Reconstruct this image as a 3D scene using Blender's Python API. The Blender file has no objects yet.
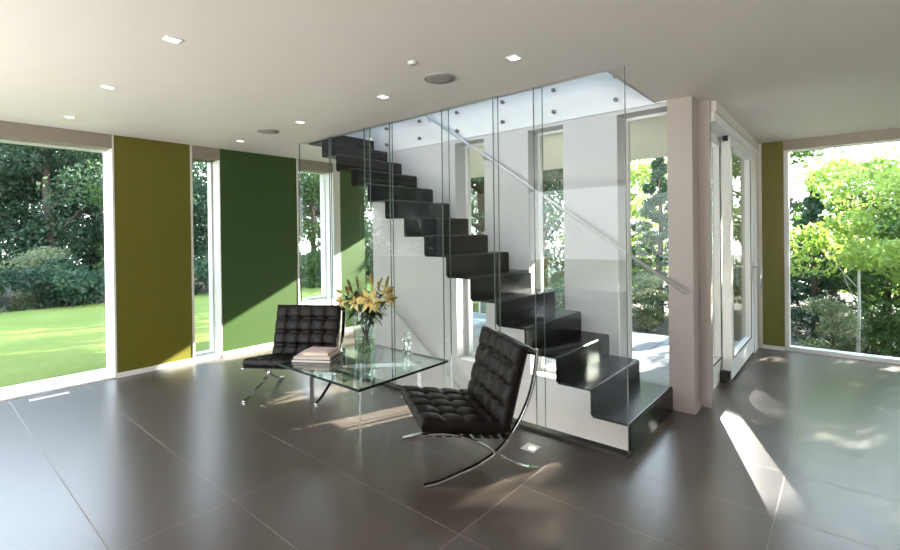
import bpy, bmesh, math, random
import numpy as np
from mathutils import Vector, Matrix

S = bpy.context.scene
COL = S.collection
random.seed(4)
PI = math.pi

# ------------------------------------------------------------------ camera
E = 1.56
cam_d = bpy.data.cameras.new('camera')
cam = bpy.data.objects.new('camera', cam_d)
COL.objects.link(cam)
S.camera = cam
F, PCY = 465.48, 236.39
cam_d.sensor_width = 36.0
cam_d.lens = 36.0 * F / 900.0
cam_d.shift_y = -(275.0 - PCY) / 900.0
cam_d.clip_start = 0.05
cam_d.clip_end = 300
yaw, pitch, roll = math.radians(40.316), math.radians(-0.306), math.radians(-0.7)
fwd = Vector((-math.sin(yaw) * math.cos(pitch), math.cos(yaw) * math.cos(pitch), math.sin(pitch)))
right = Vector((math.cos(yaw), math.sin(yaw), 0))
up = right.cross(fwd)
cr, sr = math.cos(roll), math.sin(roll)
r2 = right * cr + up * sr
u2 = -right * sr + up * cr
# photo rolls the picture anticlockwise by 0.7 degrees
m = Matrix((( r2.x, u2.x, -fwd.x, 0), (r2.y, u2.y, -fwd.y, 0), (r2.z, u2.z, -fwd.z, E), (0, 0, 0, 1)))
cam.matrix_world = m

# ------------------------------------------------------------------ materials
def new_mat(name):
    mt = bpy.data.materials.new(name)
    mt.use_nodes = True
    nt = mt.node_tree
    nt.nodes.clear()
    out = nt.nodes.new('ShaderNodeOutputMaterial')
    return mt, nt, out

def N(nt, typ, **kw):
    n = nt.nodes.new(typ)
    for k, v in kw.items():
        setattr(n, k, v)
    return n

def math_n(nt, op, a, b=None, c=None):
    n = N(nt, 'ShaderNodeMath', operation=op)
    for i, x in enumerate((a, b, c)):
        if x is None: continue
        if isinstance(x, (int, float)): n.inputs[i].default_value = x
        else: nt.links.new(x, n.inputs[i])
    return n.outputs[0]

def mixcol(nt, fac, a, b):
    n = N(nt, 'ShaderNodeMix', data_type='RGBA')
    for s, x in ((n.inputs[0], fac), (n.inputs[6], a), (n.inputs[7], b)):
        if isinstance(x, (int, float)): s.default_value = x
        elif isinstance(x, tuple): s.default_value = (*x, 1)
        else: nt.links.new(x, s)
    return n.outputs[2]

def pbr(name, col, rough=0.5, metal=0.0, var=0.06, vscale=6.0, bump=0.0, bscale=60.0, spec=0.5, emit=None, estr=0.0):
    mt, nt, out = new_mat(name)
    b = N(nt, 'ShaderNodeBsdfPrincipled')
    b.inputs['Roughness'].default_value = rough
    b.inputs['Metallic'].default_value = metal
    b.inputs['Specular IOR Level'].default_value = spec
    tc = N(nt, 'ShaderNodeTexCoord')
    no = N(nt, 'ShaderNodeTexNoise')
    no.inputs['Scale'].default_value = vscale
    no.inputs['Detail'].default_value = 4
    nt.links.new(tc.outputs['Object'], no.inputs['Vector'])
    lo = tuple(max(0, c * (1 - var)) for c in col); hi = tuple(min(1, c * (1 + var)) for c in col)
    nt.links.new(mixcol(nt, no.outputs['Fac'], lo, hi), b.inputs['Base Color'])
    if bump > 0:
        n2 = N(nt, 'ShaderNodeTexNoise'); n2.inputs['Scale'].default_value = bscale
        nt.links.new(tc.outputs['Object'], n2.inputs['Vector'])
        bp = N(nt, 'ShaderNodeBump'); bp.inputs['Strength'].default_value = bump; bp.inputs['Distance'].default_value = 0.004
        nt.links.new(n2.outputs['Fac'], bp.inputs['Height'])
        nt.links.new(bp.outputs['Normal'], b.inputs['Normal'])
    if emit:
        b.inputs['Emission Color'].default_value = (*emit, 1); b.inputs['Emission Strength'].default_value = estr
    nt.links.new(b.outputs[0], out.inputs[0])
    return mt

def glass_pane(name, tint=(0.95, 0.98, 0.97), f0=0.03, power=5.0, rough=0.0):
    mt, nt, out = new_mat(name)
    tr = N(nt, 'ShaderNodeBsdfTransparent'); tr.inputs[0].default_value = (*tint, 1)
    gl = N(nt, 'ShaderNodeBsdfGlossy'); gl.inputs['Roughness'].default_value = rough
    gl.inputs[0].default_value = (0.95, 0.97, 1, 1)
    lw = N(nt, 'ShaderNodeLayerWeight'); lw.inputs['Blend'].default_value = 0.5
    p = math_n(nt, 'POWER', lw.outputs['Facing'], power)
    f = math_n(nt, 'MULTIPLY_ADD', p, 1 - f0, f0)
    mx = N(nt, 'ShaderNodeMixShader')
    nt.links.new(f, mx.inputs[0]); nt.links.new(tr.outputs[0], mx.inputs[1]); nt.links.new(gl.outputs[0], mx.inputs[2])
    nt.links.new(mx.outputs[0], out.inputs[0])
    return mt

def solid_glass(name, col=(0.97, 1, 0.98), ior=1.45):
    mt, nt, out = new_mat(name)
    g = N(nt, 'ShaderNodeBsdfGlass'); g.inputs['IOR'].default_value = ior; g.inputs['Roughness'].default_value = 0.0
    g.inputs[0].default_value = (*col, 1)
    nt.links.new(g.outputs[0], out.inputs[0])
    return mt

def leaf_mat(name, c1, c2, trans=0.5, vscale=0.9):
    mt, nt, out = new_mat(name)
    tc = N(nt, 'ShaderNodeTexCoord')
    no = N(nt, 'ShaderNodeTexNoise'); no.inputs['Scale'].default_value = vscale; no.inputs['Detail'].default_value = 6
    nt.links.new(tc.outputs['Object'], no.inputs['Vector'])
    rp = N(nt, 'ShaderNodeValToRGB')
    rp.color_ramp.elements[0].position = 0.35; rp.color_ramp.elements[0].color = (*c1, 1)
    rp.color_ramp.elements[1].position = 0.68; rp.color_ramp.elements[1].color = (*c2, 1)
    nt.links.new(no.outputs['Fac'], rp.inputs[0])
    d = N(nt, 'ShaderNodeBsdfPrincipled'); d.inputs['Roughness'].default_value = 0.5
    nt.links.new(rp.outputs[0], d.inputs['Base Color'])
    t = N(nt, 'ShaderNodeBsdfTranslucent')
    hs = N(nt, 'ShaderNodeHueSaturation'); hs.inputs['Value'].default_value = 1.5; hs.inputs['Hue'].default_value = 0.485
    nt.links.new(rp.outputs[0], hs.inputs['Color']); nt.links.new(hs.outputs[0], t.inputs[0])
    mx = N(nt, 'ShaderNodeMixShader'); mx.inputs[0].default_value = trans
    nt.links.new(d.outputs[0], mx.inputs[1]); nt.links.new(t.outputs[0], mx.inputs[2])
    nt.links.new(mx.outputs[0], out.inputs[0])
    return mt

def tile_mat(name, x0, sx, y0, sy, col, grout, rough, joint=0.0028, var=0.1, spec=0.5):
    mt, nt, out = new_mat(name)
    b = N(nt, 'ShaderNodeBsdfPrincipled')
    tc = N(nt, 'ShaderNodeTexCoord'); sp = N(nt, 'ShaderNodeSeparateXYZ')
    nt.links.new(tc.outputs['Object'], sp.inputs[0])
    def cell(o, a, s):
        q = math_n(nt, 'DIVIDE', math_n(nt, 'SUBTRACT', o, a), s)
        fl = math_n(nt, 'FLOOR', q); fr = math_n(nt, 'SUBTRACT', q, fl)
        dd = math_n(nt, 'MULTIPLY', math_n(nt, 'MINIMUM', fr, math_n(nt, 'SUBTRACT', 1.0, fr)), s)
        return fl, dd
    ix, dx = cell(sp.outputs[0], x0, sx)
    iy, dy = cell(sp.outputs[1], y0, sy)
    dm = math_n(nt, 'MINIMUM', dx, dy)
    line = math_n(nt, 'LESS_THAN', dm, joint); b.inputs['Specular IOR Level'].default_value = spec
    cb = N(nt, 'ShaderNodeCombineXYZ'); nt.links.new(ix, cb.inputs[0]); nt.links.new(iy, cb.inputs[1])
    wn = N(nt, 'ShaderNodeTexWhiteNoise', noise_dimensions='3D'); nt.links.new(cb.outputs[0], wn.inputs['Vector'])
    no = N(nt, 'ShaderNodeTexNoise'); no.inputs['Scale'].default_value = 3.0; no.inputs['Detail'].default_value = 5
    nt.links.new(tc.outputs['Object'], no.inputs['Vector'])
    f = math_n(nt, 'MULTIPLY_ADD', wn.outputs['Value'], 0.5, math_n(nt, 'MULTIPLY', no.outputs['Fac'], 0.5))
    base = mixcol(nt, f, tuple(c * (1 - var) for c in col), tuple(c * (1 + var) for c in col))
    nt.links.new(mixcol(nt, line, base, grout), b.inputs['Base Color'])
    rg = math_n(nt, 'MULTIPLY_ADD', wn.outputs['Value'], 0.02, rough - 0.01)
    rg2 = math_n(nt, 'MULTIPLY_ADD', line, 0.35, rg)
    nt.links.new(rg2, b.inputs['Roughness'])
    bp = N(nt, 'ShaderNodeBump'); bp.inputs['Strength'].default_value = 0.25; bp.inputs['Distance'].default_value = 0.001
    nt.links.new(math_n(nt, 'SUBTRACT', 1.0, line), bp.inputs['Height'])
    nt.links.new(bp.outputs[0], b.inputs['Normal'])
    nt.links.new(b.outputs[0], out.inputs[0])
    return mt

def lawn_mat(name):
    mt, nt, out = new_mat(name)
    b = N(nt, 'ShaderNodeBsdfPrincipled'); b.inputs['Roughness'].default_value = 0.9; b.inputs['Specular IOR Level'].default_value = 0.1
    tc = N(nt, 'ShaderNodeTexCoord')
    n1 = N(nt, 'ShaderNodeTexNoise'); n1.inputs['Scale'].default_value = 14; n1.inputs['Detail'].default_value = 8; n1.inputs['Roughness'].default_value = 0.75
    n2 = N(nt, 'ShaderNodeTexNoise'); n2.inputs['Scale'].default_value = 0.8; n2.inputs['Detail'].default_value = 4
    nt.links.new(tc.outputs['Object'], n1.inputs['Vector']); nt.links.new(tc.outputs['Object'], n2.inputs['Vector'])
    a = mixcol(nt, n1.outputs['Fac'], (0.025, 0.060, 0.008), (0.21, 0.25, 0.05))
    c = mixcol(nt, math_n(nt, 'MULTIPLY', n2.outputs['Fac'], 0.45), a, (0.26, 0.27, 0.09))
    nt.links.new(c, b.inputs['Base Color'])
    bp = N(nt, 'ShaderNodeBump'); bp.inputs['Strength'].default_value = 0.8; bp.inputs['Distance'].default_value = 0.03
    nt.links.new(n1.outputs['Fac'], bp.inputs['Height']); nt.links.new(bp.outputs[0], b.inputs['Normal'])
    nt.links.new(b.outputs[0], out.inputs[0])
    return mt

def leather_mat(name, c1, c2):
    mt, nt, out = new_mat(name)
    b = N(nt, 'ShaderNodeBsdfPrincipled'); b.inputs['Roughness'].default_value = 0.40; b.inputs['Specular IOR Level'].default_value = 0.2
    tc = N(nt, 'ShaderNodeTexCoord')
    v = N(nt, 'ShaderNodeTexVoronoi'); v.inputs['Scale'].default_value = 260
    no = N(nt, 'ShaderNodeTexNoise'); no.inputs['Scale'].default_value = 9; no.inputs['Detail'].default_value = 5
    nt.links.new(tc.outputs['Object'], v.inputs['Vector']); nt.links.new(tc.outputs['Object'], no.inputs['Vector'])
    nt.links.new(mixcol(nt, no.outputs['Fac'], c1, c2), b.inputs['Base Color'])
    bp = N(nt, 'ShaderNodeBump'); bp.inputs['Strength'].default_value = 0.25; bp.inputs['Distance'].default_value = 0.001
    nt.links.new(v.outputs['Distance'], bp.inputs['Height']); nt.links.new(bp.outputs[0], b.inputs['Normal'])
    nt.links.new(b.outputs[0], out.inputs[0])
    return mt

def emit_mat(name, col, st):
    mt, nt, out = new_mat(name)
    e = N(nt, 'ShaderNodeEmission'); e.inputs[0].default_value = (*col, 1); e.inputs[1].default_value = st
    nt.links.new(e.outputs[0], out.inputs[0])
    return mt

M = {}
M['floor'] = tile_mat('floor tiles', -0.30, 1.236, 0.652, 0.602, (0.078, 0.060, 0.050), (0.22, 0.19, 0.17), 0.30, spec=1.0)
M['patio'] = tile_mat('patio pavers', -0.2, 0.9, 0.3, 0.6, (0.20, 0.215, 0.225), (0.05, 0.05, 0.05), 0.7, joint=0.006)
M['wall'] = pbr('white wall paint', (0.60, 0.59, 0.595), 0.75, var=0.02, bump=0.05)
M['fascia'] = pbr('skylit wall paint', (0.86, 0.87, 0.88), 0.6, var=0.01)  # lighter copy of the wall paint; skylight brightness put into the colour
M['ceil'] = pbr('ceiling paint', (0.80, 0.752, 0.712), 0.55, var=0.02)
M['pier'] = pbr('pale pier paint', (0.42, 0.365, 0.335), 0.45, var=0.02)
M['white'] = pbr('white lacquer frame', (0.82, 0.82, 0.80), 0.35, var=0.02)
M['jamb'] = pbr('cream jamb paint', (0.70, 0.67, 0.60), 0.5, var=0.02)
M['pocket'] = pbr('taupe shade pocket', (0.30, 0.26, 0.21), 0.6, var=0.03)
M['olive'] = pbr('olive panel paint', (0.135, 0.125, 0.009), 0.5, var=0.04)
M['green'] = pbr('green panel paint', (0.034, 0.078, 0.012), 0.5, var=0.04)
M['steelblack'] = pbr('blackened steel', (0.008, 0.008, 0.009), 0.25, metal=0.0, var=0.15, vscale=3, spec=0.22)
M['chrome'] = pbr('polished steel', (0.72, 0.72, 0.72), 0.10, metal=1.0, var=0.03)
M['satin'] = pbr('satin steel', (0.62, 0.62, 0.62), 0.3, metal=1.0, var=0.03)
M['rail'] = pbr('pale satin rail', (0.62, 0.62, 0.62), 0.4, metal=0.35, var=0.03)
M['darksteel'] = pbr('dull steel', (0.22, 0.22, 0.23), 0.4, metal=0.8)
M['channel'] = pbr('bronze channel', (0.06, 0.055, 0.045), 0.4, metal=0.6, var=0.05)
M['leather'] = leather_mat('espresso leather', (0.0035, 0.0024, 0.002), (0.010, 0.0058, 0.0045))
M['strap'] = leather_mat('dark belt leather', (0.010, 0.008, 0.008), (0.016, 0.013, 0.012))
M['pane'] = glass_pane('window glass', (0.97, 0.985, 0.98), 0.012)
M['partition'] = glass_pane('partition glass', (0.97, 0.985, 0.98), 0.014, 5.0)
M['tabletop'] = glass_pane('table glass', (0.86, 0.93, 0.89), 0.05, 4.0)
M['gedge'] = pbr('green glass edge', (0.16, 0.20, 0.20), 0.12, var=0.1)
M['tedge'] = pbr('dark table glass edge', (0.012, 0.02, 0.017), 0.12, var=0.1)
M['vaseglass'] = glass_pane('vase glass', (0.92, 0.95, 0.93), 0.025, 3.2)
M['water'] = glass_pane('vase water', (0.70, 0.76, 0.66), 0.02, 4.0)
M['crystal'] = solid_glass('crystal')
M['trimlight'] = pbr('white light trim', (0.85, 0.85, 0.83), 0.4, var=0.01)
M['lamp'] = emit_mat('lamp lens', (1.0, 0.97, 0.9), 3.0)
M['speaker'] = pbr('grey speaker mesh', (0.33, 0.31, 0.29), 0.7, var=0.1, vscale=300)
M['bark'] = pbr('brown bark', (0.07, 0.05, 0.038), 0.9, var=0.4, vscale=8, bump=0.6, bscale=30)
M['palebark'] = pbr('pale bark', (0.45, 0.45, 0.42), 0.85, var=0.3, vscale=9, bump=0.4, bscale=30)
M['lawn'] = lawn_mat('lawn grass')
M['soil'] = pbr('garden soil', (0.05, 0.045, 0.03), 0.95, var=0.5, vscale=2.5, bump=0.6, bscale=12)
M['leaf_dark'] = leaf_mat('dark leaves', (0.012, 0.038, 0.020), (0.065, 0.125, 0.055), 0.45)
M['leaf_mid'] = leaf_mat('mid green leaves', (0.02, 0.06, 0.014), (0.10, 0.18, 0.04), 0.5)
M['leaf_lime'] = leaf_mat('lime leaves', (0.12, 0.22, 0.025), (0.30, 0.40, 0.10), 0.55)
M['leaf_pale'] = leaf_mat('pale sunlit leaves', (0.08, 0.12, 0.05), (0.28, 0.30, 0.16), 0.5)
M['needle'] = leaf_mat('conifer needles', (0.008, 0.03, 0.014), (0.04, 0.10, 0.04), 0.25)
M['rust'] = leaf_mat('russet leaves', (0.10, 0.05, 0.015), (0.20, 0.14, 0.03), 0.4)
M['lilyleaf'] = leaf_mat('lily leaves', (0.015, 0.028, 0.008), (0.04, 0.07, 0.015), 0.25, 8)
M['petal'] = leaf_mat('yellow petals', (0.82, 0.64, 0.16), (0.92, 0.84, 0.46), 0.35, 20)
M['bud'] = leaf_mat('green buds', (0.10, 0.12, 0.02), (0.30, 0.26, 0.06), 0.2, 12)
M['ochrebud'] = leaf_mat('ochre buds', (0.35, 0.22, 0.03), (0.55, 0.38, 0.06), 0.2, 12)
M['anther'] = pbr('brown anther', (0.22, 0.07, 0.01), 0.8)
M['paper'] = pbr('page edges', (0.75, 0.68, 0.60), 0.8, var=0.08, vscale=200)
M['bookdark'] = pbr('dark plum cover', (0.045, 0.032, 0.045), 0.35)
M['bookpink'] = pbr('pale pink cover', (0.58, 0.38, 0.32), 0.4, var=0.2, vscale=10)
M['bookcream'] = pbr('cream cover', (0.62, 0.52, 0.44), 0.35, var=0.35, vscale=9)
M['rubber'] = pbr('black rubber', (0.012, 0.012, 0.012), 0.6)
M['limeseat'] = pbr('lime plastic', (0.30, 0.55, 0.06), 0.4)
M['greybox'] = pbr('grey metal case', (0.16, 0.18, 0.20), 0.5)
M['render'] = pbr('grey render', (0.4, 0.4, 0.39), 0.9)
M['railglass'] = glass_pane('rail glass', (0.80, 0.88, 0.90), 0.08, 3.0)
M['soffit'] = pbr('cream soffit paint', (0.80, 0.76, 0.66), 0.7, var=0.02)

# ------------------------------------------------------------------ mesh builder
class MB:
    def __init__(s):
        s.v = []; s.f = []; s.mi = []; s.smooth = []
    def add(s, vs, fs, mi=0, smooth=False):
        o = len(s.v)
        s.v += [tuple(p) for p in vs]
        s.f += [tuple(i + o for i in f) for f in fs]
        s.mi += [mi] * len(fs); s.smooth += [smooth] * len(fs)
        return s
    def box(s, x0, x1, y0, y1, z0, z1, mi=0):
        vs = [(x0, y0, z0), (x1, y0, z0), (x1, y1, z0), (x0, y1, z0), (x0, y0, z1), (x1, y0, z1), (x1, y1, z1), (x0, y1, z1)]
        return s.add(vs, [(0, 3, 2, 1), (4, 5, 6, 7), (0, 1, 5, 4), (1, 2, 6, 5), (2, 3, 7, 6), (3, 0, 4, 7)], mi)
    def tube(s, pts, r, n=10, mi=0, caps=True):
        pts = [Vector(p) for p in pts]
        rs = r if isinstance(r, (list, tuple)) else [r] * len(pts)
        vs, fs = [], []
        prev = None
        for i, p in enumerate(pts):
            t = (pts[min(i + 1, len(pts) - 1)] - pts[max(i - 1, 0)]).normalized()
            if prev is None:
                a = Vector((0, 0, 1)) if abs(t.z) < 0.9 else Vector((1, 0, 0))
                x = t.cross(a).normalized()
            else:
                x = (prev - t * prev.dot(t)).normalized()
            prev = x; y = t.cross(x)
            for k in range(n):
                a = 2 * PI * k / n
                vs.append(p + (x * math.cos(a) + y * math.sin(a)) * rs[i])
        for i in range(len(pts) - 1):
            for k in range(n):
                k2 = (k + 1) % n
                fs.append((i * n + k, i * n + k2, (i + 1) * n + k2, (i + 1) * n + k))
        s.add(vs, fs, mi, True)
        if caps:
            o = len(s.v) - len(vs)
            s.f.append(tuple(o + k for k in range(n))[::-1]); s.mi.append(mi); s.smooth.append(False)
            e = o + (len(pts) - 1) * n
            s.f.append(tuple(e + k for k in range(n))); s.mi.append(mi); s.smooth.append(False)
        return s
    def lathe(s, prof, n=24, c=(0, 0, 0), mi=0, smooth=True, axis='z'):
        vs, fs = [], []
        for (r, z) in prof:
            for k in range(n):
                a = 2 * PI * k / n
                p = (r * math.cos(a), r * math.sin(a), z)
                if axis == 'y': p = (p[0], p[2], p[1])
                if axis == 'x': p = (p[2], p[0], p[1])
                vs.append((p[0] + c[0], p[1] + c[1], p[2] + c[2]))
        for i in range(len(prof) - 1):
            for k in range(n):
                k2 = (k + 1) % n
                fs.append((i * n + k, i * n + k2, (i + 1) * n + k2, (i + 1) * n + k))
        return s.add(vs, fs, mi, smooth)
    def ribbon(s, pts, width, thick, x0, mi=0):
        """flat bar: path in the local y-z plane, width along x centred on x0"""
        P = [Vector((0, p[0], p[1])) for p in pts]
        vs, fs = [], []
        for i, p in enumerate(P):
            t = (P[min(i + 1, len(P) - 1)] - P[max(i - 1, 0)]).normalized()
            nrm = Vector((0, -t.z, t.y))
            for sx, sn in ((-1, -1), (1, -1), (1, 1), (-1, 1)):
                q = p + nrm * (sn * thick / 2)
                vs.append((x0 + sx * width / 2, q.y, q.z))
        n = len(P)
        for i in range(n - 1):
            for k in range(4):
                k2 = (k + 1) % 4
                fs.append((i * 4 + k, i * 4 + k2, (i + 1) * 4 + k2, (i + 1) * 4 + k))
        fs.append((3, 2, 1, 0)); fs.append(tuple((n - 1) * 4 + k for k in range(4)))
        return s.add(vs, fs, mi)
    def ball(s, c, r, n=8, mi=0, sc=(1, 1, 1)):
        prof = [(r * math.sin(PI * i / n), -r * math.cos(PI * i / n)) for i in range(n + 1)]
        vs, fs = [], []
        m2 = n * 2
        for (rr, z) in prof:
            rr = max(rr, 1e-5)
            for k in range(m2):
                a = 2 * PI * k / m2
                vs.append((c[0] + rr * math.cos(a) * sc[0], c[1] + rr * math.sin(a) * sc[1], c[2] + z * sc[2]))
        for i in range(n):
            for k in range(m2):
                k2 = (k + 1) % m2
                fs.append((i * m2 + k, i * m2 + k2, (i + 1) * m2 + k2, (i + 1) * m2 + k))
        return s.add(vs, fs, mi, True)
    def build(s, name, mats, parent=None, bevel=0.0, loc=None, recalc=True):
        me = bpy.data.meshes.new(name)
        me.from_pydata(s.v, [], s.f)
        if not isinstance(mats, (list, tuple)): mats = [mats]
        for mt in mats: me.materials.append(mt)
        me.polygons.foreach_set('material_index', s.mi)
        me.polygons.foreach_set('use_smooth', s.smooth)
        if recalc:
            bm = bmesh.new(); bm.from_mesh(me)
            bmesh.ops.recalc_face_normals(bm, faces=bm.faces)
            bm.to_mesh(me); bm.free()
        me.update()
        o = bpy.data.objects.new(name, me)
        COL.objects.link(o)
        if parent is not None: o.parent = parent
        if loc: o.location = loc
        if bevel > 0:
            b = o.modifiers.new('edge', 'BEVEL'); b.width = bevel; b.segments = 2; b.limit_method = 'ANGLE'
        return o

def tag(o, label, cat, group=None):
    o['label'] = label; o['category'] = cat
    if group: o['group'] = group
    return o
def thing(name, label, cat, loc=(0, 0, 0), rz=0.0, group=None):
    o = bpy.data.objects.new(name, None); COL.objects.link(o)
    o.empty_display_size = 0.1
    o.location = loc; o.rotation_euler = (0, 0, rz)
    return tag(o, label, cat, group)
def struct(o, label=None, cat=None):
    o['kind'] = 'structure'
    if label: o['label'] = label
    if cat: o['category'] = cat
    return o
def dup(root, loc, rz, label, group=None):
    r = root.copy(); COL.objects.link(r); r.location = loc; r.rotation_euler = (0, 0, rz)
    r['label'] = label
    if group: r['group'] = group
    for ch in list(root.children):
        c = ch.copy(); COL.objects.link(c); c.parent = r
        for g in list(ch.children):
            d = g.copy(); COL.objects.link(d); d.parent = c
    return r
def B(*a): return MB().box(*a)

# ------------------------------------------------------------------ the shell
XL, YR, YG, YB, XD, H = -6.193, 7.351, 3.232, 4.349, -0.914, 2.705
XLo = -6.56                    # outer face of left wall
XR, YS = 4.2, -3.2             # walls behind and beside the camera
VX0, VX1, VY0 = -4.95, -1.155, 3.285      # stair void in the floor
LAND = 2.89

fb = MB()
fb.box(XLo, VX0, YS - .3, 5.9, -.3, 0); fb.box(VX0, -4.60, 4.65, 5.9, -.3, 0)
fb.box(VX0, VX1, YS - .3, VY0, -.3, 0)
fb.box(VX1, XR + .3, YS - .3, 4.62, -.3, 0)
fb.box(-0.99, XR + .3, 4.62, YR + .2, -.3, 0)
struct(fb.build('floor', M['floor']), 'large brown-grey floor tiles with thin pale joints', 'floor')

cb = MB()
OX0, OX1, OY0 = -5.15, -1.285, 3.27
cb.box(XLo, OX0, YS - .3, 5.9, H, LAND)
cb.box(OX0, OX1, YS - .3, OY0, H, LAND)
cb.box(OX1, XR + .3, YS - .3, 4.66, H, LAND)
cb.box(-1.0, XR + .3, 4.66, YR + .2, H, LAND)
struct(cb.build('ceiling', M['ceil']), 'smooth off-white ceiling around the stair opening', 'ceiling')
struct(MB().box(-5.13, -1.0, 4.66, 7.6, 2.70, 2.95).box(-6.56, -5.13, 5.9, 7.6, 2.70, 2.95).build('roof', M['soffit']), 'cream soffit of the roof overhang above the patio', 'roof')

slab2 = struct(B(-6.56, -4.60, 5.9, 7.45, -.30, -.02).build('path', M['patio']), 'grey paved path outside the passage', 'path')
# back wall (carries the three stair windows)
W = [(-3.596, -3.162), (-2.58, -2.174), (-1.624, -1.184)]
WT, WB_, WD = 2.655, 0.05, 4.65
bw = MB()
xs = [-5.13] + [x for p in W for x in p] + [-0.985]
for i in range(0, len(xs), 2):
    x0, x1 = xs[i], xs[i + 1]
    y0 = YB
    if i < 6: bw.box(x0, x1, y0, WD, -3.0, 2.69)
for (a, b_) in W:
    bw.box(a, b_, YB, WD, -3.0, WB_); bw.box(a, b_, YB, WD, WT, 2.69)
struct(bw.build('wall_back', M['wall']), 'white stair wall with three tall slit windows', 'wall')
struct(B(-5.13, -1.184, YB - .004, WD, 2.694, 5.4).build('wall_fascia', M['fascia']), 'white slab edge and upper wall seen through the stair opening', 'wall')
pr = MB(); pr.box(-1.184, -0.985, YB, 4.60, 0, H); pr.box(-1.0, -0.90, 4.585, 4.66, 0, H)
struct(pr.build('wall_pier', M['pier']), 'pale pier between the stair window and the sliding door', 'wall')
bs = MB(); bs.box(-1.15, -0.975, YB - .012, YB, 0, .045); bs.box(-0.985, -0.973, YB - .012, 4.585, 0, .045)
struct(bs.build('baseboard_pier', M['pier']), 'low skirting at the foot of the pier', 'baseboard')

def window_frame(n, axis, plane, a0, a1, z0, z1, fw=.035, depth=.07, mat='white', label='', panes=None):
    """frame + pane; axis 'x': window lies in plane y=plane and spans x a0..a1; axis 'y': plane x=plane"""
    fr = MB(); gl = MB()
    def bx(mb, p0, p1, q0, q1, d0, d1):
        if axis == 'x': mb.box(p0, p1, plane + d0, plane + d1, q0, q1)
        else: mb.box(plane + d0, plane + d1, p0, p1, q0, q1)
    h = depth / 2
    bx(fr, a0, a0 + fw, z0, z1, -h, h); bx(fr, a1 - fw, a1, z0, z1, -h, h)
    bx(fr, a0 + fw, a1 - fw, z0, z0 + fw, -h, h); bx(fr, a0 + fw, a1 - fw, z1 - fw, z1, -h, h)
    for mid in (panes or []):
        bx(fr, mid - fw / 2, mid + fw / 2, z0 + fw, z1 - fw, -h, h)
    f = fr.build('window_%d' % n, M[mat])
    struct(f, label, 'window')
    bx(gl, a0 + fw, a1 - fw, z0 + fw, z1 - fw, -.006, .006)
    gl.build('pane', M['pane'], f)
    return f
window_frame(1, 'x', 4.585, W[0][0], W[0][1], WB_, WT, .03, label='slit stair window highest up the stair flight')
window_frame(2, 'x', 4.585, W[1][0], W[1][1], WB_, WT, .03, label='middle slit stair window')
window_frame(3, 'x', 4.585, W[2][0], W[2][1], WB_, WT, .03, label='slit stair window beside the pier')

# basement below the stair void
bb = MB()
bb.box(VX0 - .2, VX1 + .3, VY0 - .25, VY0, -3.0, -.3)
bb.box(VX0 - .25, VX0, VY0, YB, -3.0, -.3)
bb.box(VX1, VX1 + .25, VY0, YB, -3.0, -.3)
struct(bb.build('wall_cellar', M['wall']), 'white walls of the stairwell going down below the floor', 'wall')
struct(B(VX0, VX1, VY0, YB, -3.1, -3.0).build('floor_cellar', M['floor']), 'dark floor at the bottom of the stairwell', 'floor')

# left wall
def lw(n, y0, y1, z0, z1, mat, label):
    return struct(B(XLo, XL, y0, y1, z0, z1).build(n, M[mat]), label, 'wall')
lw('wall_left_south', YS, -0.80, 0, H, 'olive', 'olive wall panel left of the large left window')
lw('wall_left_olive', 1.535, 2.335, 0, H, 'olive', 'olive yellow wall panel between the two left windows')
lw('wall_left_green', 2.69, 3.815, 0, H, 'green', 'dark green wall panel behind the far lounge chair')
lw('wall_left_cream', 4.45, 4.575, 0, H, 'jamb', 'narrow cream wall strip beside the lime green panel')
lw('wall_left_lime', 4.575, 5.07, 0, H, 'green', 'bright green wall panel in the passage behind the glass')
struct(B(XLo, XL, 3.815, 4.45, 0, .53).build('wall_left_sill', M['wall']), 'low white wall under the passage window', 'wall')
lw('wall_left_end', 5.6, 5.9, 0, H, 'wall', 'white wall end of the passage')
bsb = MB()
for y0, y1 in ((1.535, 2.335), (2.69, 3.815), (4.575, 5.07), (YS, -.8)):
    bsb.box(XL, XL + .012, y0, y1, 0, .055)
struct(bsb.build('baseboard_left', M['white']), 'low white skirting below the green panels', 'baseboard')
tm = MB()
for y in (2.34, 3.81):
    tm.box(XL - .01, XL + .008, y - .012, y + .012, .0, H)
for y in (1.53,):
    tm.box(XL - .01, XL + .006, y - .008, y + .008, 0, H)
struct(tm.build('trim_1', M['jamb']), 'slim edge trims of the coloured wall panels', 'trim')
window_frame(4, 'y', -6.46, -0.80, 1.575, 0.0, 2.60, .06, .12, label='large window at the left onto the lawn')
window_frame(5, 'y', -6.46, 2.33, 2.71, 0.0, 2.60, .045, .12, label='slit window between the olive and the dark green panel')
window_frame(6, 'y', -6.46, 3.80, 4.478, 0.53, 2.60, .05, .12, label='passage window right of the dark green panel')
window_frame(7, 'y', -6.46, 5.07, 5.6, 0.0, 2.60, .04, .12, label='slit window at the end of the passage')
window_frame(8, 'x', 5.85, -6.19, -4.75, 0.0, 2.62, .05, .08, label='glazed end of the passage')
struct(B(-4.75, -4.60, 4.65, 5.9, 0, 2.70).build('wall_passage', M['wall']), 'white side wall of the passage', 'wall')
struct(B(-6.19, -4.75, 5.80, 5.9, 2.62, 2.70).build('trim_2', M['white']), 'white lintel over the passage glazing', 'trim')
pk = MB()
for y0, y1 in ((-.8, 1.53), (2.352, 2.69), (3.822, 4.45), (5.07, 5.6)):
    pk.box(-6.50, XL + .004, y0, y1, 2.555, H)
struct(pk.build('trim_3', M['pocket']), 'taupe roller shade pockets above the left windows', 'trim')
jl = MB()
for y in (1.53, 2.69, 4.45, 5.60):
    jl.box(-6.40, XL + .002, y - .012, y, .53 if y == 4.45 else .018, 2.555)
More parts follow.
